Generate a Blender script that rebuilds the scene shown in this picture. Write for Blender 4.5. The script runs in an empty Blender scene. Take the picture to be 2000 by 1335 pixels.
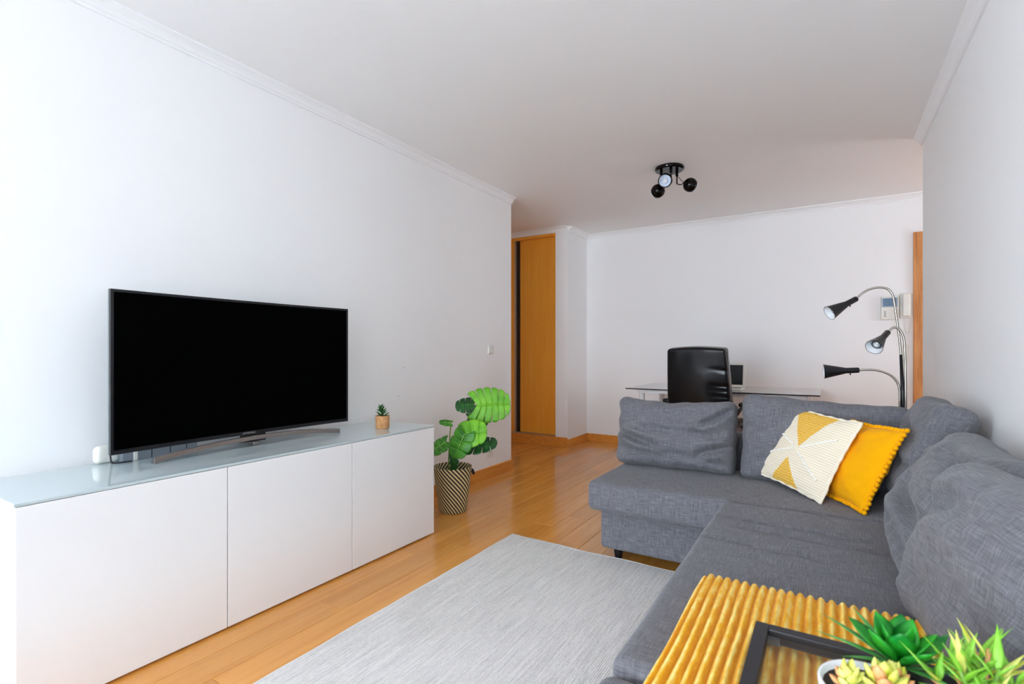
import bpy, bmesh, math, random
from mathutils import Vector, Matrix, noise
random.seed(7)
S = bpy.context.scene
COL = S.collection

# ------------------------------------------------------------------ camera
YAW = math.atan(.618)
cam_d = bpy.data.cameras.new('camera'); cam = bpy.data.objects.new('camera', cam_d); COL.objects.link(cam)
cam.location = (0, 0, 1.09); cam.rotation_euler = (math.pi/2, 0, YAW)
cam_d.sensor_width = 36; cam_d.lens = 18.0; cam_d.shift_y = 17.5/2000
cam_d.clip_start = .02
cam_d.dof.use_dof = True; cam_d.dof.focus_distance = 3.2; cam_d.dof.aperture_fstop = 4.5
S.camera = cam

# ------------------------------------------------------------------ world: bright overcast sky seen through the windows
W = bpy.data.worlds.new('World'); S.world = W; W.use_nodes = True
bg = W.node_tree.nodes['Background']
bg.inputs['Color'].default_value = (.84, .95, 1.065, 1); bg.inputs['Strength'].default_value = 14.0
def portal(name, loc, rot, sx, sy):
    l = bpy.data.lights.new(name, 'AREA'); l.shape = 'RECTANGLE'; l.size = sx; l.size_y = sy
    l.cycles.is_portal = True
    o = bpy.data.objects.new(name, l); o.location = loc; o.rotation_euler = rot; COL.objects.link(o)
portal('window_portal', (-1.515, -5.68, 1.25), (math.pi/2, 0, 0), 1.83, 2.3)
portal('balcony_portal', (-2.68, -1.65, 1.10), (math.pi/2, 0, -math.pi/2), 1.5, 1.6)
portal('added_hall_portal', (2.48, 5.05, 1.40), (math.pi/2, 0, math.pi/2), .6, .6)  # daylight of the added hall window, brightens the far end
S.cycles.max_bounces = 16; S.cycles.diffuse_bounces = 10; S.cycles.glossy_bounces = 6; S.cycles.transparent_max_bounces = 12
S.cycles.sample_clamp_indirect = 8
S.view_settings.view_transform = 'Standard'; S.view_settings.look = 'None'
S.view_settings.exposure = 0.57; S.view_settings.gamma = 1.0; S.view_settings.use_curve_mapping = False

# ------------------------------------------------------------------ helpers
def lin(r, g=None, b=None):
    if g is None: r, g, b = r
    f = lambda c: (c/255/12.92) if c/255 <= .04045 else ((c/255+.055)/1.055)**2.4
    return (f(r), f(g), f(b), 1)
M = {}
def mat(name, rgb=(200, 200, 200), rough=.5, metal=0, spec=.5, coat=0, coat_rough=.1, sheen=0, trans=0, emit=None):
    m = bpy.data.materials.new(name); m.use_nodes = True
    b = m.node_tree.nodes['Principled BSDF']
    b.inputs['Base Color'].default_value = lin(rgb); b.inputs['Roughness'].default_value = rough
    b.inputs['Metallic'].default_value = metal; b.inputs['Specular IOR Level'].default_value = spec
    b.inputs['Coat Weight'].default_value = coat; b.inputs['Coat Roughness'].default_value = coat_rough
    b.inputs['Sheen Weight'].default_value = sheen; b.inputs['Transmission Weight'].default_value = trans
    if emit: b.inputs['Emission Color'].default_value = lin(rgb); b.inputs['Emission Strength'].default_value = emit
    M[name] = m
    return m
class NT:
    """small wrapper that adds nodes to a material"""
    def __init__(s, m): s.t = m.node_tree; s.b = s.t.nodes['Principled BSDF']
    def n(s, typ, **kw):
        o = s.t.nodes.new(typ)
        for k, v in kw.items():
            if k in o.inputs: o.inputs[k].default_value = v
            else: setattr(o, k, v)
        return o
    def l(s, a, b): s.t.links.new(a, b)
    def coord(s, kind='Object', scale=(1, 1, 1), rot=(0, 0, 0), loc=(0, 0, 0)):
        c = s.n('ShaderNodeTexCoord'); m = s.n('ShaderNodeMapping')
        m.inputs['Scale'].default_value = scale; m.inputs['Rotation'].default_value = rot; m.inputs['Location'].default_value = loc
        s.l(c.outputs[kind], m.inputs['Vector']); return m.outputs['Vector']
    def noise(s, vec, scale=5, detail=3, rough=.5):
        o = s.n('ShaderNodeTexNoise'); o.inputs['Scale'].default_value = scale
        o.inputs['Detail'].default_value = detail; o.inputs['Roughness'].default_value = rough
        s.l(vec, o.inputs['Vector']); return o.outputs['Fac']
    def ramp(s, fac, stops):
        o = s.n('ShaderNodeValToRGB'); e = o.color_ramp.elements
        e[0].position, e[0].color = stops[0][0], lin(stops[0][1])
        e[1].position, e[1].color = stops[-1][0], lin(stops[-1][1])
        for p, c in stops[1:-1]:
            k = e.new(p); k.color = lin(c)
        s.l(fac, o.inputs['Fac']); return o.outputs['Color']
    def math(s, op, a, b=None):
        o = s.n('ShaderNodeMath'); o.operation = op
        for i, v in enumerate((a, b)):
            if v is None: continue
            if isinstance(v, (int, float)): o.inputs[i].default_value = v
            else: s.l(v, o.inputs[i])
        return o.outputs[0]
    def mix(s, fac, a, b, mode='MIX'):
        o = s.n('ShaderNodeMix'); o.data_type = 'RGBA'; o.blend_type = mode
        if isinstance(fac, (int, float)): o.inputs[0].default_value = fac
        else: s.l(fac, o.inputs[0])
        for i, v in ((6, a), (7, b)):
            if isinstance(v, tuple): o.inputs[i].default_value = v
            else: s.l(v, o.inputs[i])
        return o.outputs[2]
    def bump(s, h, strength=.2, dist=.002):
        o = s.n('ShaderNodeBump'); o.inputs['Strength'].default_value = strength; o.inputs['Distance'].default_value = dist
        s.l(h, o.inputs['Height']); s.l(o.outputs['Normal'], s.b.inputs['Normal'])
    def color(s, c): s.l(c, s.b.inputs['Base Color'])

def world_loc(o):
    v = Vector((0, 0, 0))
    while o: v += o.location; o = o.parent
    return v
class MB:
    """collects geometry in world coordinates, then links it as one mesh object"""
    def __init__(s): s.v = []; s.f = []; s.fuv = {}
    def add(s, vs, fs):
        k = len(s.v); s.v += [Vector(p) for p in vs]; s.f += [tuple(i+k for i in f) for f in fs]; return s
    def box(s, x0, x1, y0, y1, z0, z1):
        return s.add([(x0,y0,z0),(x1,y0,z0),(x1,y1,z0),(x0,y1,z0),(x0,y0,z1),(x1,y0,z1),(x1,y1,z1),(x0,y1,z1)],
                     [(0,3,2,1),(4,5,6,7),(0,1,5,4),(1,2,6,5),(2,3,7,6),(3,0,4,7)])
    def tube(s, pts, r, n=10, cap=True):
        pts = [Vector(p) for p in pts]; rs = r if isinstance(r, (list, tuple)) else [r]*len(pts)
        k = len(s.v); up = None
        for i, p in enumerate(pts):
            d = (pts[min(i+1, len(pts)-1)]-pts[max(i-1, 0)]).normalized()
            if up is None:
                up = Vector((0, 0, 1)) if abs(d.z) < .9 else Vector((1, 0, 0))
            a = d.cross(up).normalized(); b = a.cross(d).normalized(); up = b
            for j in range(n):
                t = 2*math.pi*j/n; s.v.append(p+a*math.cos(t)*rs[i]+b*math.sin(t)*rs[i])
        for i in range(len(pts)-1):
            for j in range(n):
                s.f.append((k+i*n+j, k+i*n+(j+1) % n, k+(i+1)*n+(j+1) % n, k+(i+1)*n+j))
        if cap:
            s.f.append(tuple(k+j for j in reversed(range(n)))); e = k+(len(pts)-1)*n; s.f.append(tuple(e+j for j in range(n)))
        return s
    def lathe(s, prof, c, axis=(0, 0, 1), n=24):
        """prof: (radius, height along axis) list"""
        ax = Vector(axis).normalized(); a = ax.orthogonal().normalized(); b = ax.cross(a); c = Vector(c); k = len(s.v)
        for r, h in prof:
            for j in range(n):
                t = 2*math.pi*j/n; s.v.append(c+ax*h+(a*math.cos(t)+b*math.sin(t))*max(r, 1e-4))
        for i in range(len(prof)-1):
            for j in range(n):
                s.f.append((k+i*n+j, k+i*n+(j+1) % n, k+(i+1)*n+(j+1) % n, k+(i+1)*n+j))
        return s
    def grid(s, fn, nu, nv):
        k = len(s.v)
        for i in range(nu+1):
            for j in range(nv+1): s.v.append(Vector(fn(i/nu, j/nv)))
        for i in range(nu):
            for j in range(nv):
                q = k+i*(nv+1)+j; s.f.append((q, q+nv+1, q+nv+2, q+1))
        return s
    def prism(s, poly, p0, du, dv, dl):
        """poly (u,v) outline swept along dl"""
        p0, du, dv, dl = map(Vector, (p0, du, dv, dl)); n = len(poly)
        vs = [p0+du*a+dv*b for a, b in poly]; vs += [v+dl for v in vs]
        return s.add(vs, [tuple(reversed(range(n))), tuple(range(n, 2*n))]+[(i, (i+1) % n, n+(i+1) % n, n+i) for i in range(n)])
    def roundbox(s, size, r, n, frame=None, deform=None):
        """rounded, subdivided box about the origin; frame = (centre, u, v, w)"""
        hx = [d/2 for d in size]; key = {}; k0 = len(s.v)
        r = min(r, *hx)
        def ticks(h, m):
            # denser near the ends
            core = [(-h+r)+(2*h-2*r)*i/m for i in range(m+1)]
            e = [r*(1-math.tan(math.pi/4*q/4)) for q in range(4, 0, -1)]
            return sorted(set([round(-h+r-r*math.tan(math.pi/4*q/4), 6) for q in range(1, 5)]+[round(c, 6) for c in core]+[round(h-r+r*math.tan(math.pi/4*q/4), 6) for q in range(1, 5)]))
        T = [ticks(hx[i], n[i]) for i in range(3)]
        def vert(p):
            kk = tuple(round(c, 5) for c in p)
            if kk in key: return key[kk]
            inner = Vector([max(-hx[i]+r, min(hx[i]-r, p[i])) for i in range(3)])
            d = Vector(p)-inner
            q = inner+(d.normalized()*r if d.length > 1e-9 else d)
            if deform: q = deform(q)
            if frame: q = frame[0]+frame[1]*q.x+frame[2]*q.y+frame[3]*q.z
            s.v.append(Vector(q)); key[kk] = len(s.v)-1; return key[kk]
        for ax in range(3):
            a, b = (ax+1) % 3, (ax+2) % 3
            for sg in (-1, 1):
                for i in range(len(T[a])-1):
                    for j in range(len(T[b])-1):
                        qs = []
                        for (ia, jb) in ((i, j), (i+1, j), (i+1, j+1), (i, j+1)):
                            p = [0, 0, 0]; p[ax] = sg*hx[ax]; p[a] = T[a][ia]; p[b] = T[b][jb]; qs.append(vert(p))
                        uvq = [(T[a][ia], T[b][jb]) for (ia, jb) in ((i, j), (i+1, j), (i+1, j+1), (i, j+1))]
                        if sg < 0: qs.reverse(); uvq.reverse()
                        s.fuv[len(s.f)] = [(p_[0]+ax*.37, p_[1]+sg*.21) for p_ in uvq]
                        s.f.append(tuple(qs))
        return s
    def build(s, name, m, parent=None, loc=None, smooth=False, bevel=0, seg=2, subsurf=0, uvs=None, solid=0):
        org = world_loc(parent) if parent else (Vector(loc) if loc is not None else Vector((0, 0, 0)))
        me = bpy.data.meshes.new(name); me.from_pydata([tuple(v-org) for v in s.v], [], s.f)
        if not s.fuv: me.validate()
        elif not uvs:
            lay = me.uv_layers.new(name='UVMap')
            for pi, q in s.fuv.items():
                for li, c_ in zip(me.polygons[pi].loop_indices, q): lay.data[li].uv = c_
        if uvs:
            lay = me.uv_layers.new(name='UVMap')
            for lp in me.loops: lay.data[lp.index].uv = uvs[lp.vertex_index]
        o = bpy.data.objects.new(name, me); COL.objects.link(o)
        if isinstance(m, str): m = M[m]
        me.materials.append(m)
        if parent: o.parent = parent
        elif loc is not None: o.location = loc
        if smooth: me.shade_smooth()
        if solid:
            md = o.modifiers.new('solid', 'SOLIDIFY'); md.thickness = solid; md.offset = 0
        if bevel:
            md = o.modifiers.new('bevel', 'BEVEL'); md.width = bevel; md.segments = seg; md.limit_method = 'ANGLE'; md.harden_normals = False
        if subsurf:
            md = o.modifiers.new('sub', 'SUBSURF'); md.levels = subsurf; md.render_levels = subsurf
        return o
def tag(o, label, cat, group=None):
    o['label'] = label; o['category'] = cat
    if group: o['group'] = group
    return o
def thing(name, label, cat, loc, group=None):
    o = bpy.data.objects.new(name, None); o.location = loc; o.empty_display_size = .1; COL.objects.link(o)
    return tag(o, label, cat, group)
def struct(name, mb, m, parent=None, **kw):
    o = mb.build(name, m, parent, **kw)
    if not parent: o['kind'] = 'structure'
    return o
def smooth_path(pts, n=6):
    """Catmull-Rom through points"""
    P = [Vector(p) for p in pts]; out = []
    for i in range(len(P)-1):
        a, b, c, d = P[max(i-1, 0)], P[i], P[i+1], P[min(i+2, len(P)-1)]
        for k in range(n):
            t = k/n
            out.append(.5*((2*b)+(c-a)*t+(2*a-5*b+4*c-d)*t*t+(3*b-a-3*c+d)*t**3))
    out.append(P[-1]); return out
def text_mesh(name, body, size, m, parent, origin, right, up, extrude=.0003):
    cu = bpy.data.curves.new(name, 'FONT'); cu.body = body; cu.size = size; cu.extrude = extrude; cu.align_x = 'CENTER'; cu.align_y = 'CENTER'
    tmp = bpy.data.objects.new('tmp', cu); COL.objects.link(tmp)
    dg = bpy.context.evaluated_depsgraph_get(); me = bpy.data.meshes.new_from_object(tmp.evaluated_get(dg))
    bpy.data.objects.remove(tmp)
    r, u = Vector(right).normalized(), Vector(up).normalized(); n = r.cross(u); org = world_loc(parent)
    for v in me.vertices:
        c = v.co.copy(); v.co = Vector(origin)+r*c.x+u*c.y+n*c.z-org
    me.materials.clear(); me.materials.append(M[m])
    o = bpy.data.objects.new(name, me); COL.objects.link(o); o.parent = parent; return o

# ------------------------------------------------------------------ materials
def paint(name, rgb, bump=.05, rough=.55):
    m = mat(name, rgb, rough, spec=.3); t = NT(m)
    t.bump(t.noise(t.coord(scale=(1, 1, 1)), 220, 2), bump, .001); return m
paint('wall_paint', (246, 246, 246)); paint('ceiling_paint', (246, 245, 244)); mat('crown_white', (246, 246, 246), .4)
# left wall: same paint, with a few scuffs that belong to the wall
m = paint('wall_paint_scuffed', (246, 246, 246)); t = NT(m)
base = lin(246, 246, 246)
cur = base
for (cy, cz, ly, lz) in ((2.62, .975, .02, .004), (2.52, .935, .004, .004), (2.57, .78, .02, .003)):
    v = t.coord(loc=(0, -cy/ly, -cz/lz), scale=(0, 1/ly, 1/lz))
    nz = t.noise(t.coord(), 60, 2)
    ln = t.n('ShaderNodeVectorMath', operation='LENGTH'); t.l(v, ln.inputs[0])
    fac = t.math('LESS_THAN', t.math('ADD', ln.outputs['Value'], nz), 1.2)
    cur = t.mix(t.math('MULTIPLY', fac, .35), cur, lin(150, 148, 146))
t.color(cur)

def wood(name, c0, c1, c2, axis='Y', scale=1, rough=.3, coat=.0, rand=.0, spec=.5, fine_=.10):
    m = mat(name, c1, rough, coat=coat, coat_rough=.08, spec=spec); t = NT(m)
    sc = {'X': (1.2, 22, 22), 'Y': (22, 1.2, 22), 'Z': (22, 22, 1.2)}[axis]
    sc = tuple(a*scale for a in sc)
    oi = t.n('ShaderNodeObjectInfo')
    c = t.n('ShaderNodeTexCoord'); mp = t.n('ShaderNodeMapping'); mp.inputs['Scale'].default_value = sc
    add = t.n('ShaderNodeVectorMath', operation='ADD'); sv = t.n('ShaderNodeVectorMath', operation='SCALE')
    comb = t.n('ShaderNodeCombineXYZ')
    for i in range(3): t.l(oi.outputs['Random'], comb.inputs[i])
    t.l(comb.outputs[0], sv.inputs[0]); sv.inputs['Scale'].default_value = 37 if rand else 0
    t.l(c.outputs['Object'], add.inputs[0]); t.l(sv.outputs[0], add.inputs[1]); t.l(add.outputs[0], mp.inputs['Vector'])
    f = t.noise(mp.outputs['Vector'], 1.6, 5, .6)
    fine = t.noise(mp.outputs['Vector'], 9, 3, .6)
    col = t.ramp(f, [(.3, c0), (.5, c1), (.72, c2)])
    col = t.mix(fine_, col, t.ramp(fine, [(.35, (70, 40, 10)), (.65, (255, 230, 180))]), 'OVERLAY')
    if rand:
        hs = t.n('ShaderNodeHueSaturation')
        t.l(col, hs.inputs['Color'])
        t.l(t.math('ADD', t.math('MULTIPLY', oi.outputs['Random'], rand), 1-rand/2), hs.inputs['Value'])
        col = hs.outputs['Color']
    t.color(col); t.bump(fine, .04, .001)
    return m
wood('floor_wood', (205, 136, 58), (215, 148, 68), (223, 159, 80), 'Y', .8, .22, .25, .20, fine_=.05)
wood('door_wood', (246, 166, 52), (250, 174, 58), (253, 182, 70), 'Z', .8, .3)
wood('base_wood', (210, 134, 50), (222, 148, 62), (232, 160, 74), 'Y', .8, .3)
wood('oak_wood', (170, 100, 45), (204, 138, 78), (224, 164, 104), 'Z', 1.3, .3)
mat('dark_gap', (40, 28, 18), .8); mat('bounce_grout', (110, 110, 112), .8)
m = mat('bounce_tile', (150, 153, 157), .5); t = NT(m); t.color(t.ramp(t.noise(t.coord(), 3, 4), [(.3, (140, 143, 148)), (.7, (160, 163, 167))]))  # surface of the unseen floor added to cool the bounced light
mat("subfloor", (70, 45, 22), .8)
mat('aluminium', (190, 185, 178), .3, 1)
mat('white_lacquer', (240, 240, 240), .22, spec=.5)
mat('white_plastic', (232, 230, 222), .35); mat('grey_print', (120, 120, 118), .5)
# frosted, slightly green glass top painted pale on the back
mat('glass_top', (196, 210, 212), .06, spec=.6, coat=.4); mat('glass_edge', (150, 195, 190), .1)
mat('tv_black', (1, 1, 1), .5, spec=0.02); mat('tv_bezel', (14, 17, 24), .3); mat('tv_silver', (150, 160, 160), .3, .6)
mat('gunmetal', (150, 146, 148), .25, .9); mat('logo_silver', (170, 170, 175), .3, .5)
mat('device_silver', (150, 160, 170), .35, .5); mat('black_plastic', (16, 16, 18), .4); mat('cable_black', (22, 24, 34), .5)
mat('black_lamp', (20, 21, 26), .35); mat('nickel', (170, 165, 155), .28, 1); mat('lamp_white', (238, 240, 242), .4)
mat('bulb_glass', (210, 214, 214), .15, .3); mat('bulb_ring', (90, 95, 100), .35, .6)
mat('black_chrome', (38, 34, 34), .12, .9); mat('reflector', (226, 234, 246), .3)
mat('desk_glass', (78, 80, 86), .04, spec=.9, coat=.6); mat('desk_edge', (18, 20, 24), .1); mat('desk_white', (228, 228, 230), .4)
mat('leather_seam', (150, 150, 150), .4)
m = mat('leather', (7, 9, 14), .27, spec=.4); t = NT(m); t.bump(t.noise(t.coord(), 160, 3), .12, .001)
mat('screen_black', (3, 3, 4), .3, spec=.3); mat('screen_blue', (104, 132, 158), .12)
mat('soil', (45, 34, 26), .9); mat('stem_dark', (44, 52, 30), .5); mat('stem_green', (110, 150, 50), .5)
mat('pot_dark', (52, 58, 50), .6); mat('pot_white', (240, 240, 242), .18, spec=.6); mat('feet_black', (16, 16, 18), .45)
mat('tray_black', (34, 34, 40), .38); mat('tray_bracket', (92, 96, 104), .4, .3)
m = mat('tray_glass', (215, 220, 222), .02); t = NT(m)
out = t.t.nodes['Material Output']; tr = t.n('ShaderNodeBsdfTransparent'); tr.inputs[0].default_value = (.95, .96, .95, 1)
gl = t.n('ShaderNodeBsdfGlossy'); gl.inputs['Roughness'].default_value = .02; mx = t.n('ShaderNodeMixShader'); mx.inputs[0].default_value = .06
t.l(tr.outputs[0], mx.inputs[1]); t.l(gl.outputs[0], mx.inputs[2]); t.l(mx.outputs[0], out.inputs[0])
m = mat('window_glass', (255, 255, 255), .02); t = NT(m)
out = t.t.nodes['Material Output']; tr = t.n('ShaderNodeBsdfTransparent')
gl = t.n('ShaderNodeBsdfGlossy'); gl.inputs['Roughness'].default_value = .02; mx = t.n('ShaderNodeMixShader'); mx.inputs[0].default_value = .05
t.l(tr.outputs[0], mx.inputs[1]); t.l(gl.outputs[0], mx.inputs[2]); t.l(mx.outputs[0], out.inputs[0])

# sofa fabric: heathered grey weave, streaks along all three axes
def fabric(name, dark, mid, light, rough=.9):
    m = mat(name, mid, rough, spec=.15, sheen=.15); t = NT(m)
    a = t.noise(t.coord('UV', (16, 420, 1)), 1, 3, .7)
    b = t.noise(t.coord('UV', (420, 16, 1), loc=(3, 7, 0)), 1, 3, .7)
    f = t.math('MULTIPLY', t.math('ADD', a, b), .5)
    t.color(t.ramp(f, [(.34, dark), (.5, mid), (.66, light)]))
    t.bump(f, .5, .0015); return m
fabric('sofa_fabric', (72, 72, 77), (105, 104, 109), (142, 141, 146))
m = mat('yellow_velvet', (246, 172, 0), .85, spec=.1, sheen=.05); t = NT(m); t.bump(t.noise(t.coord(), 500, 2), .2, .001)
# ribbed plush throw: mustard, with the sheen of the ribs painted into the colour
m = mat('plush', (232, 168, 50), .95, spec=.1, sheen=.15); t = NT(m)
f = t.noise(t.coord(scale=(90, 24, 90)), 1, 4, .6)
sxp = t.n('ShaderNodeSeparateXYZ'); t.l(t.coord(), sxp.inputs[0])
crest_sheen = t.math('ABSOLUTE', t.math('SINE', t.math('MULTIPLY', t.math('SUBTRACT', sxp.outputs[0], -.255), math.pi/.0215)))   # pale sheen along each rib crest, put into the colour
f = t.math('ADD', t.math('MULTIPLY', f, .62), t.math('MULTIPLY', t.math('POWER', crest_sheen, 2), .30))
t.color(t.ramp(f, [(.30, (222, 146, 0)), (.50, (242, 180, 16)), (.66, (252, 224, 128))]))
t.bump(t.noise(t.coord(scale=(1, .5, 1)), 260, 3), .6, .003)
# rug: fine woven rows along its length
m = mat('rug_wool', (205, 203, 200), .95, spec=.1); t = NT(m)
rows = t.noise(t.coord(scale=(190, 5, 190)), 1, 2, .5)
grain = t.noise(t.coord(scale=(260, 60, 260)), 1, 2, .6)
blot = t.noise(t.coord(), 3.2, 3, .5)
c = t.ramp(t.math('ADD', t.math('MULTIPLY', rows, .55), t.math('MULTIPLY', grain, .45)), [(.34, (196, 195, 194)), (.5, (224, 221, 218)), (.64, (242, 240, 236))])
c = t.mix(t.math('MULTIPLY', t.math('GREATER_THAN', blot, .0), t.math('MULTIPLY', blot, .35)), c, lin(214, 206, 194))
t.color(c)
wv = t.n('ShaderNodeTexWave'); wv.wave_type = 'BANDS'; wv.bands_direction = 'X'; wv.inputs['Scale'].default_value = 40; wv.inputs['Distortion'].default_value = .6
t.l(t.coord(), wv.inputs['Vector']); t.bump(t.math('ADD', wv.outputs['Fac'], grain), .5, .003)
mat('rug_hem', (226, 225, 222), .95)
# kraft paper pot
m = mat('kraft', (196, 142, 92), .8); t = NT(m); t.color(t.ramp(t.noise(t.coord(scale=(40, 40, 40)), 2, 3), [(.35, (178, 124, 76)), (.65, (212, 160, 108))]))
def leafmat(name, c0, c1, rough=.4, scale=12):
    m = mat(name, c1, rough, spec=.4); t = NT(m)
    m.node_tree.nodes['Principled BSDF'].inputs['Subsurface Weight'].default_value = 0
    t.color(t.ramp(t.noise(t.coord(), scale, 2), [(.35, c0), (.65, c1)])); return m
leafmat('leaf_bright', (84, 158, 20), (120, 190, 44), .4, 14); leafmat('leaf_mid', (44, 118, 24), (74, 150, 38), .4, 14)
leafmat('leaf_dark', (14, 62, 22), (34, 98, 40), .35, 14); leafmat('leaf_vein', (150, 210, 90), (170, 220, 110), .5)
leafmat('leaf_small', (30, 74, 34), (58, 110, 52), .5, 60)
leafmat('agave_green', (10, 120, 40), (50, 175, 40), .35, 20); leafmat('aloe_green', (110, 180, 30), (150, 205, 80), .45, 25)
leafmat('sedum_green', (60, 140, 60), (92, 168, 86), .45, 25)
leafmat('rosette', (196, 200, 60), (226, 226, 130), .5, 40); mat('rosette_tip', (222, 160, 104), .5)

# ------------------------------------------------------------------ setting
XL, XR, YB, YR, ZC = -2.50, .53, 5.80, -5.50, 2.50
YLE, YRE, YC, XCS = 4.03, 4.30, 5.26, -2.51     # left wall end, right wall end, closet front, closet side
XW, XE = -3.95, 2.30                            # corridor end, hall end
fl = struct('floor', MB().box(XW-.15, XE+.15, YR-.15, YB+.15, -.12, -.012), 'subfloor')
PW = .142; g = .0012
def planks(x_lo, x_hi, y_lo, y_hi, length, x_ref=-1.745):
    k = math.floor((x_lo-x_ref)/PW); x = x_ref+k*PW
    row = 0
    while x < x_hi-.002:
        a, b = max(x, x_lo), min(x+PW, x_hi)
        rr = random.Random(int(round((x+10)*1000)))
        y = y_lo-rr.uniform(0, length*.9)
        while y < y_hi:
            ln = length*rr.uniform(.82, 1.12); p, q = max(y, y_lo), min(y+ln, y_hi)
            if q-p > .02 and b-a > .01:
                cx, cy = (a+b)/2, (p+q)/2
                mb = MB(); hx, hy = (b-a)/2-g/2, (q-p)/2-g/2; c = .0012
                # plank with a small chamfer round its top face
                vs = [(-hx, -hy, -.012), (hx, -hy, -.012), (hx, hy, -.012), (-hx, hy, -.012), (-hx, -hy, -c), (hx, -hy, -c), (hx, hy, -c), (-hx, hy, -c),
                      (-hx+c, -hy+c, 0), (hx-c, -hy+c, 0), (hx-c, hy-c, 0), (-hx+c, hy-c, 0)]
                mb.add(vs, [(0, 3, 2, 1), (0, 1, 5, 4), (1, 2, 6, 5), (2, 3, 7, 6), (3, 0, 4, 7), (4, 5, 9, 8), (5, 6, 10, 9), (6, 7, 11, 10), (7, 4, 8, 11), (8, 9, 10, 11)])
                o = mb.build('plank', 'floor_wood'); o.parent = fl; o.location = (cx, cy, 0)
            y += ln
        x += PW
planks(XL-.01, XR+.12, .0, YB, 1.45)
fr_ = struct('floor_rear_bounce', MB().box(XL-.01, XR+.12, YR, -.012, -.012, -.004), 'bounce_grout')     # unseen grey tiled floor, added so the bounced light turns less warm
for i in range(5):
    for j in range(9):
        a0 = XL-.01+i*.632; b0 = -.012-(j+1)*.6097
        MB().box(a0+.002, a0+.630, b0+.002, b0+.6077, -.004, 0).build('added_tile', 'bounce_tile', fr_)
planks(XW, XL-.01, YLE, YC+.1, 1.45)
planks(XR+.12, XE, YRE, YB, 1.6)
struct('ceiling', MB().box(XW-.15, XE+.15, YR-.15, YB+.15, ZC, ZC+.15), 'ceiling_paint')
struct('wall_left', MB().box(XL-.15, XL, -.90, YLE, 0, ZC).box(XL-.15, XL, YR-.15, -2.40, 0, ZC).box(XL-.15, XL, -2.40, -.90, 0, .30).box(XL-.15, XL, -2.40, -.90, 1.90, ZC), 'wall_paint_scuffed')
struct('wall_right', MB().box(XR, XR+.12, YR-.15, YRE, 0, ZC), 'wall_paint')
struct('wall_back', MB().box(XCS-.12, XE+.15, YB, YB+.15, 0, ZC), 'wall_paint')
struct('wall_closet_side', MB().box(XCS-.12, XCS, YC+.10, YB, 0, ZC), 'wall_paint')
struct('wall_corridor_near', MB().box(XW-.15, XL-.15, YLE-.15, YLE, 0, ZC), 'wall_paint')
struct('wall_corridor_end', MB().box(XW-.15, XW, YLE, YB, 0, ZC), 'wall_paint')
struct('wall_hall_near', MB().box(XR+.12, XE+.15, YRE-.15, YRE, 0, ZC), 'wall_paint')
# closet front: pier and header in one L, doors recessed behind
XD = -2.664; ZD0, ZD1 = .12, 2.445
struct('wall_closet_front', MB().box(XD, XCS, YC, YC+.10, 0, ZC).box(XW, XD, YC, YC+.10, ZD1, ZC), 'wall_paint')
# rear wall with the big window, hall end wall with an added light-giving window (both behind / beside the camera's view)
def wall_with_hole(name, axis, pos, thick, a0, a1, h0, h1, z0, z1):
    mb = MB()
    def b(p, q, lo, hi):
        if axis == 'Y': mb.box(p, q, pos-thick, pos, lo, hi)
        else: mb.box(pos, pos+thick, p, q, lo, hi)
    b(a0, h0, 0, ZC); b(h1, a1, 0, ZC); b(h0, h1, 0, z0); b(h0, h1, z1, ZC)
    return struct(name, mb, 'wall_paint')
wall_with_hole('wall_rear', 'Y', YR, .15, XL, XR, -2.43, -.60, .10, 2.40)
wall_with_hole('wall_hall_end', 'X', XE, .15, YRE, YB, 4.75, 5.35, 1.10, 1.70)
def window(name, axis, pos, a0, a1, z0, z1, nm):
    mb = MB(); w = .05
    def b(p, q, lo, hi, t=.03):
        if axis == 'Y': mb.box(p, q, pos-t, pos+t, lo, hi)
        else: mb.box(pos-t, pos+t, p, q, lo, hi)
    b(a0, a1, z0, z0+w); b(a0, a1, z1-w, z1); b(a0, a0+w, z0+w, z1-w); b(a1-w, a1, z0+w, z1-w)
    for i in range(1, nm): x = a0+(a1-a0)*i/nm; b(x-w/2, x+w/2, z0+w, z1-w)
    o = struct(name, mb, 'white_lacquer')
    for i in range(nm):
        p, q = a0+(a1-a0)*i/nm+w/2, a0+(a1-a0)*(i+1)/nm-w/2; pm = MB()
        if axis == 'Y': pm.box(p, q, pos-.004, pos+.004, z0+w, z1-w)
        else: pm.box(pos-.004, pos+.004, p, q, z0+w, z1-w)
        pm.build('pane', 'window_glass', o)
window('window_1', 'Y', YR-.08, -2.43, -.60, .10, 2.40, 2)
window('window_3', 'X', XL-.08, -2.40, -.90, .30, 1.90, 2)
window('window_hall_added', 'X', XE+.08, 4.75, 5.35, 1.10, 1.70, 1)  # unseen hall window, added to even out light at the far end
# crown mouldings: cove profile (out from the wall, down from the ceiling)
CR = [(0, 0), (.052, 0), (.052, .008), (.044, .012), (.034, .018), (.024, .028), (.018, .040), (.012, .044), (.012, .055), (0, .055)]
def crown(name, p0, out, run): struct(name, MB().prism(CR, p0, out, (0, 0, -1), run), 'crown_white')
crown('trim_1', (XL, YR, ZC), (1, 0, 0), (0, YLE-YR, 0))
crown('trim_2', (XR, YR, ZC), (-1, 0, 0), (0, YRE-YR, 0))
crown('trim_3', (XCS, YB, ZC), (0, -1, 0), (XE-XCS, 0, 0))
crown('trim_4', (XW, YC, ZC), (0, -1, 0), (XCS-XW, 0, 0))
crown('trim_5', (XCS, YC, ZC), (1, 0, 0), (0, YB-YC, 0))
BH, BT = .09, .014
struct('baseboard_left', MB().box(XL, XL+BT, -.20, YLE, 0, BH), 'base_wood', bevel=.003)
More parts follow.
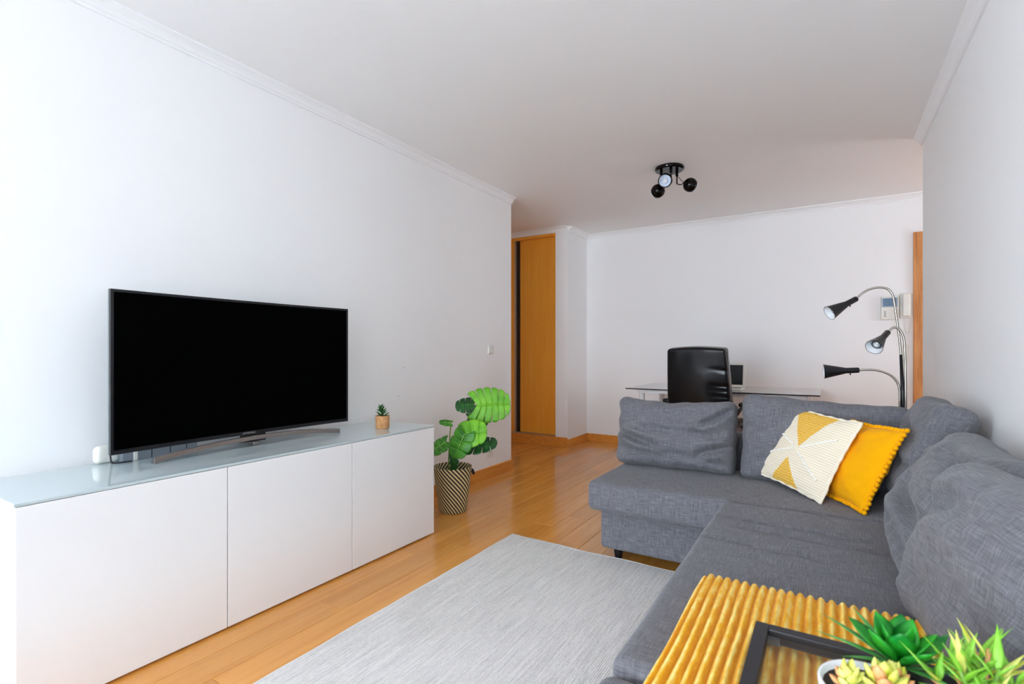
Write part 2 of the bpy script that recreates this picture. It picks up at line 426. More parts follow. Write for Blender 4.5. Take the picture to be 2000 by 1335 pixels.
struct('baseboard_right', MB().box(XR-BT, XR, YR, YRE, 0, BH), 'base_wood', bevel=.003)
struct('baseboard_back', MB().box(XCS+BT, .64, YB-BT, YB, 0, BH), 'base_wood', bevel=.003)
struct('baseboard_closet_side', MB().box(XCS, XCS+BT, YC-BT, YB, 0, BH), 'base_wood', bevel=.003)
struct('baseboard_closet_front', MB().box(XW, XCS, YC-BT, YC, 0, ZD0-.012), 'base_wood', bevel=.003)
# sliding closet doors
d1 = struct('door_1', MB().box(XW, XD, YC, YC+.10, 0, ZD0-.012), 'base_wood')
MB().box(XW, XD, YC-.006, YC+.09, ZD0-.012, ZD0).build('track', 'aluminium', d1)
MB().box(XW, XD, YC+.005, YC+.09, ZD1-.03, ZD1).build('top_rail', 'door_wood', d1)
MB().box(XD-.012, XD, YC+.004, YC+.09, ZD0, ZD1-.03).build('door_jamb', 'door_wood', d1)
MB().box(-3.26, XD-.012, YC+.055, YC+.075, ZD0, ZD1-.03).build('sliding_panel', 'door_wood', d1)
MB().box(-3.20, -3.168, YC+.050, YC+.056, ZD0, ZD1-.03).build('door_gap_shade', 'dark_gap', d1)  # dark strip on the panel face, painted shade of the gap between doors
p = MB().box(XW, -3.225, YC+.02, YC+.04, ZD0, ZD1-.03).build('sliding_panel', 'door_wood', d1)
MB().box(-3.225, -3.20, YC+.016, YC+.044, ZD0, ZD1-.03).build('grip_profile', 'aluminium', p)
MB().box(XW, XD, YC+.09, YC+.1, ZD0, ZD1).build('back_panel', 'dark_gap', d1)
# hall door in the back wall: oak casing and leaf
d2 = struct('door_2', MB().box(.735, 1.52, YB-.012, YB, .01, 2.07), 'door_wood')
for nm, a in (('casing', (.645, .735, YB-.03, YB, 0, 2.15)), ('casing', (1.52, 1.61, YB-.03, YB, 0, 2.15)), ('casing_head', (.735, 1.52, YB-.03, YB, 2.07, 2.15))):
    MB().box(*a).build(nm, 'oak_wood', d2, bevel=.004)
MB().tube([(1.44, YB-.012, 1.02), (1.44, YB-.06, 1.02), (1.33, YB-.06, 1.02)], .009).build('handle', 'aluminium', d2, smooth=True)

# ------------------------------------------------------------------ TV cabinets and glass top
XF, XBK = -1.998, -2.455
CY = [.502, 1.119, 1.735, 2.351]
clab = ['white lacquer cabinet unit nearest the camera, under the TV screen edge', 'white lacquer cabinet unit in the middle of the row, under the TV',
        'white lacquer cabinet unit at the far end, beside the monstera basket']
for i in range(3):
    y0, y1 = CY[i], CY[i+1]
    c = thing('cabinet_unit', clab[i], 'cabinet', ((XF+XBK)/2, (y0+y1)/2, 0), 'white cabinet units below the TV')
    MB().box(XBK, XF-.022, y0+.0008, y1-.0008, .008, .638).box(XBK+.03, XF-.05, y0+.03, y1-.03, 0, .008).build('body', 'white_lacquer', c)
    MB().box(XF-.019, XF, y0+.002, y1-.002, .010, .636).build('door', 'white_lacquer', c, bevel=.0015)
gt = MB().box(XBK, XF, CY[0]-.002, CY[3]+.002, .638, .648).build('glass_worktop', 'glass_top', loc=((XF+XBK)/2, 1.43, .638), bevel=.0015)
tag(gt, 'long pale glass plate lying on the white cabinets', 'worktop')
ZT = .648

# ------------------------------------------------------------------ TV
tv = thing('television', 'large curved black television on an arched metal stand', 'television', (-2.33, 1.375, ZT))
ty0, ty1, tz0, tz1 = .826, 1.920, .705, 1.320
def tvx(y): q = (y-1.373)/.547; return -2.25-.028*(1-q*q)
def slab(y0, y1, z0, z1, fx0, fx1, n=28):
    mb = MB(); ys = [y0+(y1-y0)*i/n for i in range(n+1)]
    vs = []
    for y in ys: vs += [(tvx(y)+fx0, y, z0), (tvx(y)+fx1, y, z0), (tvx(y)+fx1, y, z1), (tvx(y)+fx0, y, z1)]
    fs = [(0, 1, 2, 3), tuple(reversed((4*n, 4*n+1, 4*n+2, 4*n+3)))]
    for i in range(n):
        for k in range(4): a = 4*i+k; b = 4*i+(k+1) % 4; fs.append((a, a+4, b+4, b))
    mb.add(vs, fs); bm = bmesh.new()
    return mb
slab(ty0+.010, ty1-.010, tz0+.016, tz1-.010, -.002, .0015).build('screen', 'tv_black', tv, smooth=False)
fr = MB()
for a in ((ty0, ty1, tz0, tz0+.016), (ty0, ty1, tz1-.010, tz1), (ty0, ty0+.010, tz0+.016, tz1-.010), (ty1-.010, ty1, tz0+.016, tz1-.010)):
    s_ = slab(a[0], a[1], a[2], a[3], -.012, .004, 28 if a[1]-a[0] > .1 else 2); fr.add(s_.v, s_.f)
fr.build('bezel', 'tv_bezel', tv)
slab(ty0, ty1, tz0, tz1, -.022, -.012).build('side_trim', 'tv_silver', tv)
slab(ty0+.06, ty1-.06, tz0+.02, tz1-.08, -.07, -.022).build('rear_shell', 'black_plastic', tv)
# arched foot: ends on the glass, middle raised to the bottom of the set
ft = MB(); n = 40; vs = []; fs = []
for i in range(n+1):
    q = 2*i/n-1; y = 1.413+.447*q; x = -2.250-.022*(1-q*q); zb = ZT+.0005+.030*(1-abs(q)**2.2); th_ = .023-.004*(1-q*q)
    for a, b in ((-.012, 0), (.012, 0), (.010, th_), (-.010, th_)): vs.append((x+a, y, zb+b))
fs.append((0, 1, 2, 3)); fs.append(tuple(4*n+k for k in (3, 2, 1, 0)))
for i in range(n):
    for k in range(4): a = 4*i+k; b = 4*i+(k+1) % 4; fs.append((a, a+4, b+4, b))
ft.add(vs, fs).build('stand', 'gunmetal', tv, bevel=.002)
MB().box(-2.345, -2.284, 1.37, 1.46, ZT+.020, .80).build('neck', 'black_plastic', tv)
MB().box(-2.43, -2.285, 1.40, 1.43, ZT, ZT+.020).build('rear_foot', 'gunmetal', tv, bevel=.003)
text_mesh('logo', 'SAMSUNG', .013, 'logo_silver', tv, (tvx(1.373)+.0045, 1.373, tz0+.0075), (0, 1, 0), (0, 0, 1))

# devices behind the TV
b = thing('media_box', 'small silver media box behind the TV on the glass top', 'media box', (-2.40, 1.03, ZT))
MB().box(-2.44, -2.385, .915, 1.20, ZT, ZT+.048).build('body', 'device_silver', b, bevel=.002)
for y in (1.02, 1.09, 1.155): MB().box(-2.3855, -2.384, y-.0015, y+.0015, ZT+.002, ZT+.047).build('groove', 'black_plastic', b)
MB().box(-2.385, -2.380, .955, .968, ZT+.001, ZT+.046).build('end_cap', 'white_plastic', b, bevel=.001)
a = MB().roundbox((.04, .085, .07), .02, (2, 3, 2), (Vector((-2.428, .878, ZT+.035)), Vector((1, 0, 0)), Vector((0, 1, 0)), Vector((0, 0, 1)))).build('power_adapter', 'white_plastic', loc=(-2.428, .878, ZT), smooth=True)
tag(a, 'rounded white power adapter behind the left end of the TV', 'adapter')
cb = MB().tube(smooth_path([(-2.385, .905, .742), (-2.385, .885, .738), (-2.385, .872, .722), (-2.385, .874, .70), (-2.385, .876, .68), (-2.38, .878, .656), (-2.375, .89, .6515), (-2.36, .94, .6515)], 6), .003, 8).build('power_cable', 'cable_black', loc=(-2.36, .85, .652), smooth=True)
tag(cb, 'thin dark cable looping beside the power adapter', 'cable')

# ------------------------------------------------------------------ leaf builders
def blade(mb, base, d, L, w, up, curl=.2, thick=.15, n=8, peak=.4, tip=1.0, fold=.15):
    """fleshy pointed leaf from base along d; up is the face normal"""
    d = Vector(d).normalized(); up = Vector(up); side = d.cross(up).normalized(); up = side.cross(d).normalized(); base = Vector(base)
    k = len(mb.v); R = 6
    for i in range(n+1):
        t = i/n
        wd = w*((t/peak)**.6 if t < peak else max(0, 1-((t-peak)/(1-peak))**tip)) if t > 0 else w*.35
        wd = max(wd, w*.03)
        c = base+d*(L*t)+up*(-curl*L*t*t)
        th = max(wd*thick, .0006)
        prof = [(-1, fold), (-.5, 1*thick+fold*.3), (.5, 1*thick+fold*.3), (1, fold), (.5, -1.2*thick), (-.5, -1.2*thick)]
        for a, b in prof: mb.v.append(c+side*(a*wd/2)+up*(b*wd/2))
    for i in range(n):
        for j in range(R): mb.f.append((k+i*R+j, k+i*R+(j+1) % R, k+(i+1)*R+(j+1) % R, k+(i+1)*R+j))
    mb.f.append(tuple(k+j for j in reversed(range(R)))); e = k+n*R; mb.f.append(tuple(e+j for j in range(R)))
    return mb

# small plant in kraft pot
px, py = -2.178, 2.11
sp = thing('potted_plant', 'tiny succulent in a brown kraft cylinder pot on the glass top', 'potted plant', (px, py, ZT))
MB().lathe([(0, 0), (.036, 0), (.0385, .004), (.0395, .072), (.036, .072), (.035, .062), (0, .062)], (px, py, ZT), n=32).build('pot', 'kraft', sp, smooth=True)
MB().lathe([(0, .064), (.035, .063)], (px, py, ZT), n=20).build('soil', 'soil', sp)
rr = random.Random(3)
for i in range(30):
    a = i*2.4; q = i/30; tilt = 1.15-.7*q; top_q = .072*q
    d = Vector((math.cos(a)*math.sin(tilt), math.sin(a)*math.sin(tilt), math.cos(tilt)))
    up = Vector((-d.x*.5, -d.y*.5, 1))
    mb = blade(MB(), (px+.003*math.cos(a)-.012*q, py+.003*math.sin(a), ZT+.064+top_q*.8), d, (.046-.026*q)*rr.uniform(.85, 1.1), .015-.004*q, up, .05, .3, 5, .6, 1.7)
    mb.build('leaf', 'leaf_small', sp, smooth=True)
MB().tube([(px, py, ZT+.062), (px-.012, py, ZT+.128)], [.004, .002], 6).build('stem', 'stem_dark', sp)

# ------------------------------------------------------------------ monstera in woven basket
bx_, by_ = -2.185, 2.765
mo = thing('potted_monstera', 'artificial monstera plant in a cream and black woven basket', 'potted plant', (bx_, by_, 0))
m = mat('basket_weave', (200, 180, 135), .85); t = NT(m)
uvn = t.n('ShaderNodeUVMap'); sx = t.n('ShaderNodeSeparateXYZ'); t.l(uvn.outputs[0], sx.inputs[0])
diag = t.math('ADD', t.math('MULTIPLY', sx.outputs[0], 28), t.math('MULTIPLY', sx.outputs[1], 9))
st = t.math('FRACT', diag); row = t.math('FRACT', t.math('MULTIPLY', sx.outputs[1], 34))
dark = t.math('LESS_THAN', st, .45)
c = t.mix(dark, lin(226, 206, 156), lin(30, 26, 22))
rowd = t.math('ABSOLUTE', t.math('SUBTRACT', row, .5))
c = t.mix(t.math('MULTIPLY', t.math('GREATER_THAN', rowd, .38), .15), c, lin(90, 78, 55)); t.color(c); t.bump(t.math('SUBTRACT', .5, rowd), .8, .004)
prof = [(0, 0), (.088, 0), (.093, .006), (.099, .05), (.111, .13), (.122, .22), (.130, .296), (.131, .305), (.125, .305), (.120, .29), (.112, .235), (0, .235)]
mb = MB().lathe(prof, (bx_, by_, 0), n=64)
uvs = []
for i, (r_, h_) in enumerate(prof):
    for j in range(64): uvs.append((j/64*1.0, h_/.27))
# close the UV seam: the last column of faces mirrors its coordinates through 46 whole turns, so the stripes meet
o = mb.build('basket', 'basket_weave', mo, smooth=True)
lay = o.data.uv_layers.new(name='UVMap')
for pl in o.data.polygons:
    cols = [v % 64 for v in pl.vertices]; wrap = 63 in cols and 0 in cols
    for li, v in zip(pl.loop_indices, pl.vertices):
        u_ = (v % 64)/64; u_ = 1.0 if (wrap and v % 64 == 0) else u_
        lay.data[li].uv = (u_, prof[v//64][1]/.27)
MB().lathe([(0, .240), (.111, .238)], (bx_, by_, 0), n=32).build('soil', 'soil', mo)
for a in (.6, .6+math.pi):
    c0 = Vector((bx_+.131*math.cos(a), by_+.131*math.sin(a), .275)); tg = Vector((-math.sin(a), math.cos(a), 0)); ou = Vector((math.cos(a), math.sin(a), 0))
    MB().tube(smooth_path([c0-tg*.035, c0-tg*.02+ou*.012+Vector((0, 0, -.02)), c0+tg*.02+ou*.012+Vector((0, 0, -.02)), c0+tg*.035], 5), .007, 8).build('handle', 'basket_weave', mo, smooth=True)
RT = Vector((math.cos(YAW), math.sin(YAW), 0)); FW = Vector((-math.sin(YAW), math.cos(YAW), 0)); UP = Vector((0, 0, 1))
def monstera_leaf(base, d, nrm, L, Wd, m, nl=6, slit=.55, droop=.12, heart=.16, gap=.13):
    """leaf with lobes split towards the midrib; base = petiole end"""
    d = Vector(d).normalized(); nrm = Vector(nrm); side = d.cross(nrm).normalized(); nrm = side.cross(d).normalized(); base = Vector(base)
    mb = MB(); NU, NS = 7, 5
    def pt(sv, ov, sg):
        # sv along midrib 0..1, ov 0..1 to the margin
        r = Wd/2*(max(0, math.sin(math.pi*min(1, (sv*.80+.16))))**.55)
        fwd = (-.32*(1-sv)+.30*sv)
        out = r*ov
        x = sv*L*.94+fwd*out+(-heart*L*ov*ov*(1-sv)**2)
        if sv > .9: out *= 1-.75*((sv-.9)/.1)**1.5
        z = -droop*(out/(Wd/2))**2*Wd*.6-droop*L*.7*sv*sv+.05*out
        return base+d*x+side*(sg*out)+nrm*z
    for sg in (-1, 1):
        for k in range(nl):
            s0, s1 = k/nl, (k+1)/nl; g0 = mb.v.__len__()
            for i in range(NU+1):
                ov = i/NU; gp = 0 if ov < 1-slit else gap*((ov-(1-slit))/slit)**.6
                lo = s0+(s1-s0)*(gp*.5 if k > 0 else 0); hi = s1-(s1-s0)*(gp*.5 if k < nl-1 else 0)
                for j in range(NS+1):
                    q = j/NS; sv = lo+(hi-lo)*q; rnd = 1-(.06*(2*q-1)**2 if ov > .9 else 0)
                    mb.v.append(pt(sv, ov*rnd, sg))
            for i in range(NU):
                for j in range(NS):
                    a = g0+i*(NS+1)+j; f_ = (a, a+NS+1, a+NS+2, a+1); mb.f.append(f_ if sg > 0 else tuple(reversed(f_)))
    o = mb.build('leaf', m, mo, smooth=True, solid=.0012)
    mr = MB().tube([pt(i/8, 0, 1)+nrm*.0012 for i in range(9)], [.0022-.0018*i/8 for i in range(9)], 6)
    for k in range(1, nl):
        for sg in (-1, 1): mr.tube([pt((k-.5)/nl, o_, sg)+nrm*.0008 for o_ in (0, .3, .6, .85)], [.0012, .001, .0007, .0004], 5)
    mr.build('leaf_vein', 'leaf_vein' if m != 'leaf_dark' else 'leaf_mid', o, smooth=True)
BC = Vector((bx_, by_, .245))
def at(px_, py_, depth):     # a point of the plant at a given distance along the view axis
    u = (px_-1000)/1000*depth; return FW*depth+RT*u+UP*(1.09-(py_-685)/1000*depth)
D0 = (Vector((bx_, by_, 0)).dot(FW))
specs = [  # petiole end, tip direction (right, up, toward camera), normal (r,u,toward), L, W, material, slits
    (at(930, 791, D0+.02), (1, .05, .05), (.05, .25, 1), .24, .25, 'leaf_bright', 6, .58),
    (at(926, 789, D0+.08), (-1, -.05, .1), (-.2, .6, .8), .135, .13, 'leaf_dark', 4, .5),
    (at(922, 806, D0+.10), (.75, -.55, .1), (.2, .7, .5), .14, .12, 'leaf_dark', 5, .5),
    (at(905, 846, D0-.10), (.9, .12, .25), (-.1, .5, 1), .165, .195, 'leaf_bright', 3, .12),
    (at(908, 846, D0-.12), (-.45, -1, .2), (-.3, .2, 1), .175, .165, 'leaf_mid', 3, .22),
    (at(915, 872, D0-.03), (1, .22, .1), (.0, .75, .6), .205, .15, 'leaf_dark', 4, .65),
    (at(872, 862, D0+.0), (-.9, -.5, .3), (-.3, .6, .7), .15, .13, 'leaf_mid', 4, .35),
    (at(881, 826, D0+.03), (-.8, .15, .2), (.0, .8, .7), .085, .06, 'leaf_mid', 3, .1),
    (at(884, 880, D0-.10), (.1, -1, .2), (-.6, .2, .8), .13, .085, 'leaf_dark', 4, .3),
]
for i, (p, d, nr, L, w, m, nl, sl) in enumerate(specs):
    d = RT*d[0]+UP*d[1]-FW*d[2]; nr = RT*nr[0]+UP*nr[1]-FW*nr[2]
    monstera_leaf(p, d, nr, L, w, m, nl, sl)
    b0 = BC+Vector((random.uniform(-.035, .035), random.uniform(-.035, .035), -.005)); mid = b0.lerp(p, .55)+UP*.05*(1 if i != 8 else .3)
    MB().tube(smooth_path([b0, mid, p], 7), .0042, 8).build('stem', 'stem_dark' if i % 2 == 0 else 'stem_green', mo, smooth=True)

# ------------------------------------------------------------------ wall fittings
sw = thing('light_switch', 'white square light switch on the wall above the monstera', 'light switch', (XL, 3.69, 1.10))
MB().box(XL, XL+.010, 3.648, 3.732, 1.062, 1.142).build('plate', 'white_plastic', sw, bevel=.004)
MB().box(XL+.010, XL+.015, 3.662, 3.718, 1.075, 1.129).build('rocker', 'white_plastic', sw, bevel=.002)
so = thing('wall_socket', 'white wall socket low on the wall behind the monstera', 'socket', (XL, 3.67, .21))
MB().box(XL, XL+.010, 3.628, 3.712, .170, .252).build('plate', 'white_plastic', so, bevel=.004)
MB().lathe([(.021, .010), (.021, .014), (.018, .014), (.018, .0105), (0, .0105)], (XL, 3.67, .211), (1, 0, 0)).build('socket_ring', 'white_plastic', so, smooth=True)
for dy in (-.009, .009): MB().lathe([(.003, .0106), (0, .0112)], (XL, 3.67+dy, .211), (1, 0, 0), 10).build('contact_hole', 'black_plastic', so)
# intercom on the back wall
ic = thing('intercom', 'cream video intercom with handset on the back wall beside the oak casing', 'intercom', (.53, YB, 1.5))
y1 = YB
MB().box(.408, .545, y1-.035, y1, 1.375, 1.590).build('body', 'white_plastic', ic, bevel=.006)
sc_ = MB().box(.413, .533, y1-.0375, y1-.034, 1.488, 1.575).build('screen_frame', 'device_silver', ic, bevel=.001)
MB().box(.424, .522, y1-.0385, y1-.037, 1.498, 1.566).build('screen', 'screen_blue', sc_)
for k in range(4): MB().box(.432, .447, y1-.0365, y1-.034, 1.402+.014*k, 1.409+.014*k).build('button', 'grey_print', ic)
MB().box(.550, .632, y1-.03, y1, 1.385, 1.610).build('cradle', 'white_plastic', ic, bevel=.005)
hs = MB().roundbox((.06, .035, .21), .015, (2, 2, 4), (Vector((.592, y1-.05, 1.50)), Vector((1, 0, 0)), Vector((0, 1, 0)), Vector((0, 0, 1)))).build('handset', 'white_plastic', ic, smooth=True)
co = []
for k in range(0, 241):
    t_ = k/240; a = t_*math.pi*2*30; s_ = math.pi*t_
    c = Vector((.578+.022*(1-math.cos(s_)), y1-.03, 1.385-.14*math.sin(s_)))
    co.append(c+Vector((.004*math.cos(a), .004*math.sin(a), 0)))
MB().tube(co, .0016, 5).build('coiled_cord', 'white_plastic', ic, smooth=True)
s2 = thing('light_switch', 'slim white switch plate on the back wall below the intercom', 'light switch', (.59, YB, 1.06))
MB().box(.570, .612, YB-.008, YB, .99, 1.145).build('plate', 'white_plastic', s2, bevel=.003)
for k in range(2): MB().box(.577, .605, YB-.011, YB-.008, 1.0+.07*k, 1.062+.07*k).build('rocker', 'white_plastic', s2, bevel=.002)

# ------------------------------------------------------------------ rug
ru = thing('rug', 'pale grey woven rug on the wooden floor', 'rug', (-1.0, 1.4, 0))
rx0, rx1, ry0, ry1 = -1.588, -.385, .15, 2.575
def rugz(x, y):
    z = .008+.0022*(noise.noise(Vector((x*5, y*2.2, 0)))+.6)
    z += .010*math.exp(-(((x+1.02)/.10)**2+((y-1.22)/.06)**2))
    return z
def rugp(u, v):
    x = rx0+(rx1-rx0)*u; y = ry0+(ry1-ry0)*v
    x += .006*noise.noise(Vector((y*3.1, 1, 0)))*(1-u)*2; y += (.010*noise.noise(Vector((x*4, 7, 0)))-.028*u)*v
    return Vector((x, y, rugz(x, y)))
mb = MB().grid(rugp, 60, 110)
mb.build('weave', 'rug_wool', ru, smooth=True)
# rolled edges reach the floor
for edge in ('L', 'F'):
    e = MB()
    pts = [rugp(0, i/60) for i in range(61)] if edge == 'L' else [rugp(i/40, 1) for i in range(41)]
    e.tube([Vector((p.x, p.y, .0055)) for p in pts], [.0052+.0008*noise.noise(Vector((i*.7, 3, 0))) for i in range(len(pts))], 8)
    e.build('hem', 'rug_hem', ru, smooth=True)

# ------------------------------------------------------------------ corner sofa
so_ = thing('corner_sofa', 'grey fabric corner sofa along the right wall', 'sofa', (-.2, 2.3, 0))
ID = (Vector((1, 0, 0)), Vector((0, 1, 0)), Vector((0, 0, 1)))
def rb(x0, x1, y0, y1, z0, z1, r, n, deform=None):
    c = Vector(((x0+x1)/2, (y0+y1)/2, (z0+z1)/2))
    df = (lambda q: deform(q+c)-c) if deform else None
    return MB().roundbox((x1-x0, y1-y0, z1-z0), r, n, (c,)+ID, df)
def soft(amp, fr=5, creases=()):
    def f(p):
        q = p.copy(); q.z += amp*noise.noise(p*fr)
        for (x0, y0, x1, y1, dep, wid) in creases:
            a = Vector((x0, y0)); b = Vector((x1, y1)); pp = Vector((p.x, p.y)); t_ = max(0, min(1, (pp-a).dot(b-a)/(b-a).length_squared))
            dd = (pp-a.lerp(b, t_)).length; q.z -= dep*math.exp(-(dd/wid)**2)
        return q
    return f
rb(-1.02, .44, 2.53, 3.24, .06, .285, .02, (8, 5, 3)).build('chaise_base', 'sofa_fabric', so_, smooth=True)
rb(-1.055, .42, 2.435, 3.12, .275, .425, .032, (44, 24, 4), soft(.006, 4)).build('chaise_seat', 'sofa_fabric', so_, smooth=True)
rb(-.365, .44, .42, 2.43, .06, .30, .02, (6, 12, 3)).build('seat_base', 'sofa_fabric', so_, smooth=True)
cz = [(-.38, 2.20, .12, 2.17, .014, .010), (-.30, 2.10, .30, 2.05, .010, .010), (-.39, 1.93, -.02, 1.90, .014, .010), (-.3, 1.80, .2, 1.76, .005, .02)]
rb(-.405, .40, 1.055, 2.432, .295, .428, .03, (50, 90, 3), soft(.005, 4, cz)).build('pull_out_seat', 'sofa_fabric', so_, smooth=True)
rb(-.415, .40, .40, 1.05, .285, .410, .035, (20, 20, 3), soft(.005, 4)).build('end_seat', 'sofa_fabric', so_, smooth=True)
rb(-1.03, .50, 3.14, 3.28, .06, .62, .04, (12, 2, 6)).build('back_frame', 'sofa_fabric', so_, smooth=True)
rb(.43, .515, .40, 3.12, .06, .54, .03, (2, 16, 6)).build('back_frame', 'sofa_fabric', so_, smooth=True)
for (x, y) in ((-.945, 2.60), (-.945, 3.18), (.35, 3.18), (.40, .50), (-.30, .50)):
    MB().lathe([(0, 0), (.018, 0), (.028, .065), (0, .065)], (x, y, 0), n=16).build('leg', 'feet_black', so_, smooth=False)

# loose back cushions
def cushion(name, label, cat, m, c, u, v, w, h, t_, r, puff, creases=(), amp=.006, seed=0, pinch=.04, n=(34, 26, 4), group=None, sag=0, lens=False, uv=False, fr=4.0, top=None):
    u = Vector(u).normalized(); v = Vector(v).normalized(); nn = u.cross(v).normalized(); c = Vector(c)
    def df(p):
        a, b = p.x/(w/2), p.y/(h/2); q = p.copy(); aa, bb = min(1, abs(a)), min(1, abs(b))
        k = (1-aa**2.6)*(1-bb**2.6)
        if lens:
            e = (max(0, 1-aa**2.2)*max(0, 1-bb**2.2))**.72
            q.z = p.z/(t_/2)*(.010+(t_/2-.010+puff)*e)
        else:
            q.z += (1 if p.z > 0 else -1)*puff*k*abs(p.z)/(t_/2)
        q.x *= 1-pinch*(1-bb*bb)*aa**2; q.y *= 1-pinch*(1-aa*aa)*bb**2
        if top: q.y += top(a)*max(0, b)
        q.y -= sag*(1-aa*aa)*max(0, b)
        sd = Vector((seed*3.7, seed*1.3, 0)); front = max(0, min(1, p.z/(t_/2)))
        q.z += amp*noise.noise(Vector((a*fr*.5, b*fr, p.z*3))+sd)+amp*.5*noise.noise(Vector((a*fr*1.5, b*fr*2.2, p.z*3))+sd)
        q.x += amp*.6*noise.noise(Vector((b*4, p.z*6, 9))+sd)*aa; q.y += amp*.8*noise.noise(Vector((a*4, p.z*6, 5))+sd)*bb
        for (a0, b0, a1, b1, dep, wid) in creases:
            A = Vector((a0*w/2, b0*h/2)); B = Vector((a1*w/2, b1*h/2)); pp = Vector((p.x, p.y)); tt = max(0, min(1, (pp-A).dot(B-A)/(B-A).length_squared))
            fade = .35+.65*math.sin(math.pi*min(1, max(0, tt*.9+.05)))
            dd = (pp-A.lerp(B, tt)).length
            q.z -= front*dep*fade*(math.exp(-(dd/wid)**2)-.45*math.exp(-((dd-wid*2.0)/(wid*1.2))**2))
        return q
    mb = MB().roundbox((w, h, t_), r, n, None, df)
    uvs = [((p.x/w)+.5, (p.y/h)+.5) for p in mb.v] if uv else None
    side = [p.z for p in mb.v]
    loc = c+v*(-h/2)
    mb.v = [c+u*p.x+v*p.y+nn*p.z for p in mb.v]
    o = mb.build(name, m, loc=loc, smooth=True, uvs=uvs)
    tag(o, label, cat, group)
    def surf(a, b, lift=0):
        p = df(Vector((a*w/2, b*h/2, t_/2))); return c+u*p.x+v*p.y+nn*(p.z+lift)
    return o, surf
G = 'loose grey back cushions of the corner sofa'
lean = (0, .20, .98)
cushion('sofa_cushion', 'grey back cushion at the open end of the far sofa wing, before the office chair', 'cushion', 'sofa_fabric', (-.75, 3.00, .615), (1, 0, 0), lean, .66, .40, .17, .05, .05,
        [(-1.05, -.02, -.22, -.42, .040, .018), (1.02, .80, .52, .30, .042, .017), (1.02, -.2, .48, -.52, .042, .018), (-.5, .08, .8, .0, .018, .022), (.95, -.80, .0, -.55, .014, .022), (-.7, .5, .3, .42, .010, .03), (-.9, -.55, .3, -.75, .010, .03)], .011, 1, .03, (60, 40, 4), G, .02)
cushion('sofa_cushion', 'grey back cushion of the far sofa wing, behind the patterned pillow', 'cushion', 'sofa_fabric', (-.03, 3.01, .625), (1, 0, 0), lean, .74, .43, .17, .05, .04,
        [(-.9, -.6, -.3, -.3, .016, .025), (-.95, .3, -.6, .1, .012, .02)], .010, 2, .03, (50, 36, 4), G, .0, top=lambda a: -.02*a)
leanR = (.42, 0, .91)
cushion('sofa_cushion', 'tall grey back cushion in the sofa corner, behind the mustard pillow', 'cushion', 'sofa_fabric', (.355, 2.78, .655), (0, -1, 0), (.30, 0, .95), .56, .47, .14, .05, .035,
        [(-.5, -.5, .4, -.3, .016, .03), (-.2, .5, .7, .2, .022, .03), (.1, -.1, .9, -.3, .014, .03)], .009, 3, .05, (44, 40, 4), G, .0)
cushion('sofa_cushion', 'slouching grey back cushion in the middle of the right wall side', 'cushion', 'sofa_fabric', (.335, 2.00, .610), (0, -1, 0), (.52, .06, .85), .68, .45, .16, .075, .06,
        [(-.35, -.08, .75, -.36, .045, .03), (-.1, -.55, .85, -.64, .034, .026), (.0, .62, .95, .40, .030, .03), (-.5, .2, .4, .12, .014, .035)], .009, 4, .05, (60, 44, 4), G, .0)
cushion('sofa_cushion', 'grey back cushion nearest the camera on the right wall side', 'cushion', 'sofa_fabric', (.325, 1.36, .62), (.2, -.98, 0), (.30, .06, .95), .66, .42, .15, .065, .05,
        [(-.9, .25, -.2, .62, .022, .03), (-.5, -.4, .3, -.2, .016, .05)], .009, 5, .05, (60, 44, 4), G, .0)

# ------------------------------------------------------------------ throw pillows
m = mat('woven_cotton', (236, 222, 196), .95, spec=.1); t = NT(m)
uvn = t.n('ShaderNodeUVMap'); sx = t.n('ShaderNodeSeparateXYZ'); t.l(uvn.outputs[0], sx.inputs[0]); U_, V_ = sx.outputs[0], sx.outputs[1]
def half(p, q):     # 1 where the point is on the left of p->q
    (x0, y0), (x1, y1) = p, q
    return t.math('GREATER_THAN', t.math('SUBTRACT', t.math('MULTIPLY', t.math('SUBTRACT', V_, y0), x1-x0), t.math('MULTIPLY', t.math('SUBTRACT', U_, x0), y1-y0)), 0)
def tri(a, b, c): return t.math('MULTIPLY', t.math('MULTIPLY', half(a, b), half(b, c)), half(c, a))
yel = t.math('MAXIMUM', tri((.52, .50), (.80, 1.05), (.15, 1.05)), tri((.45, .34), (.27, -.03), (.73, -.03)))
rows = t.math('FRACT', t.math('MULTIPLY', t.math('ADD', V_, t.math('MULTIPLY', U_, .02)), 34)); rw = t.math('ABSOLUTE', t.math('SUBTRACT', rows, .5))
st = t.noise(t.coord('UV', (180, 60, 1)), 1, 2)
cream = t.mix(t.math('MULTIPLY', t.math('GREATER_THAN', rw, .33), .35), lin(240, 230, 210), lin(205, 172, 110))
yy = t.mix(t.math('GREATER_THAN', t.math('ADD', st, t.math('MULTIPLY', rw, .3)), .6), lin(226, 166, 46), lin(240, 206, 120))
t.color(t.mix(yel, cream, yy)); t.bump(t.math('SUBTRACT', .5, rw), .7, .004)
mat('braid_white', (246, 242, 232), .95, spec=.1); mat('pillow_edge', (240, 230, 210), .95)
def frame_from(bl, br, tl, tr):
    bl, br, tl, tr = map(Vector, (bl, br, tl, tr)); c = (bl+br+tl+tr)/4; u = (br-bl+tr-tl)/2; v = (tl-bl+tr-br)/2
    v = v-u.normalized()*v.dot(u.normalized())
    return c, u.normalized(), v.normalized(), u.length, v.length
WBL, WBR, WTL, WTR = (-0.319, 2.93, 0.452), (-0.025, 2.6, 0.434), (-0.17, 3.03, 0.815), (0.124, 2.72, 0.764)
YBL, YBR, YTL, YTR = (0.0, 2.8, 0.43), (0.125, 2.47, 0.441), (0.057, 2.96, 0.749), (0.265, 2.65, 0.762)
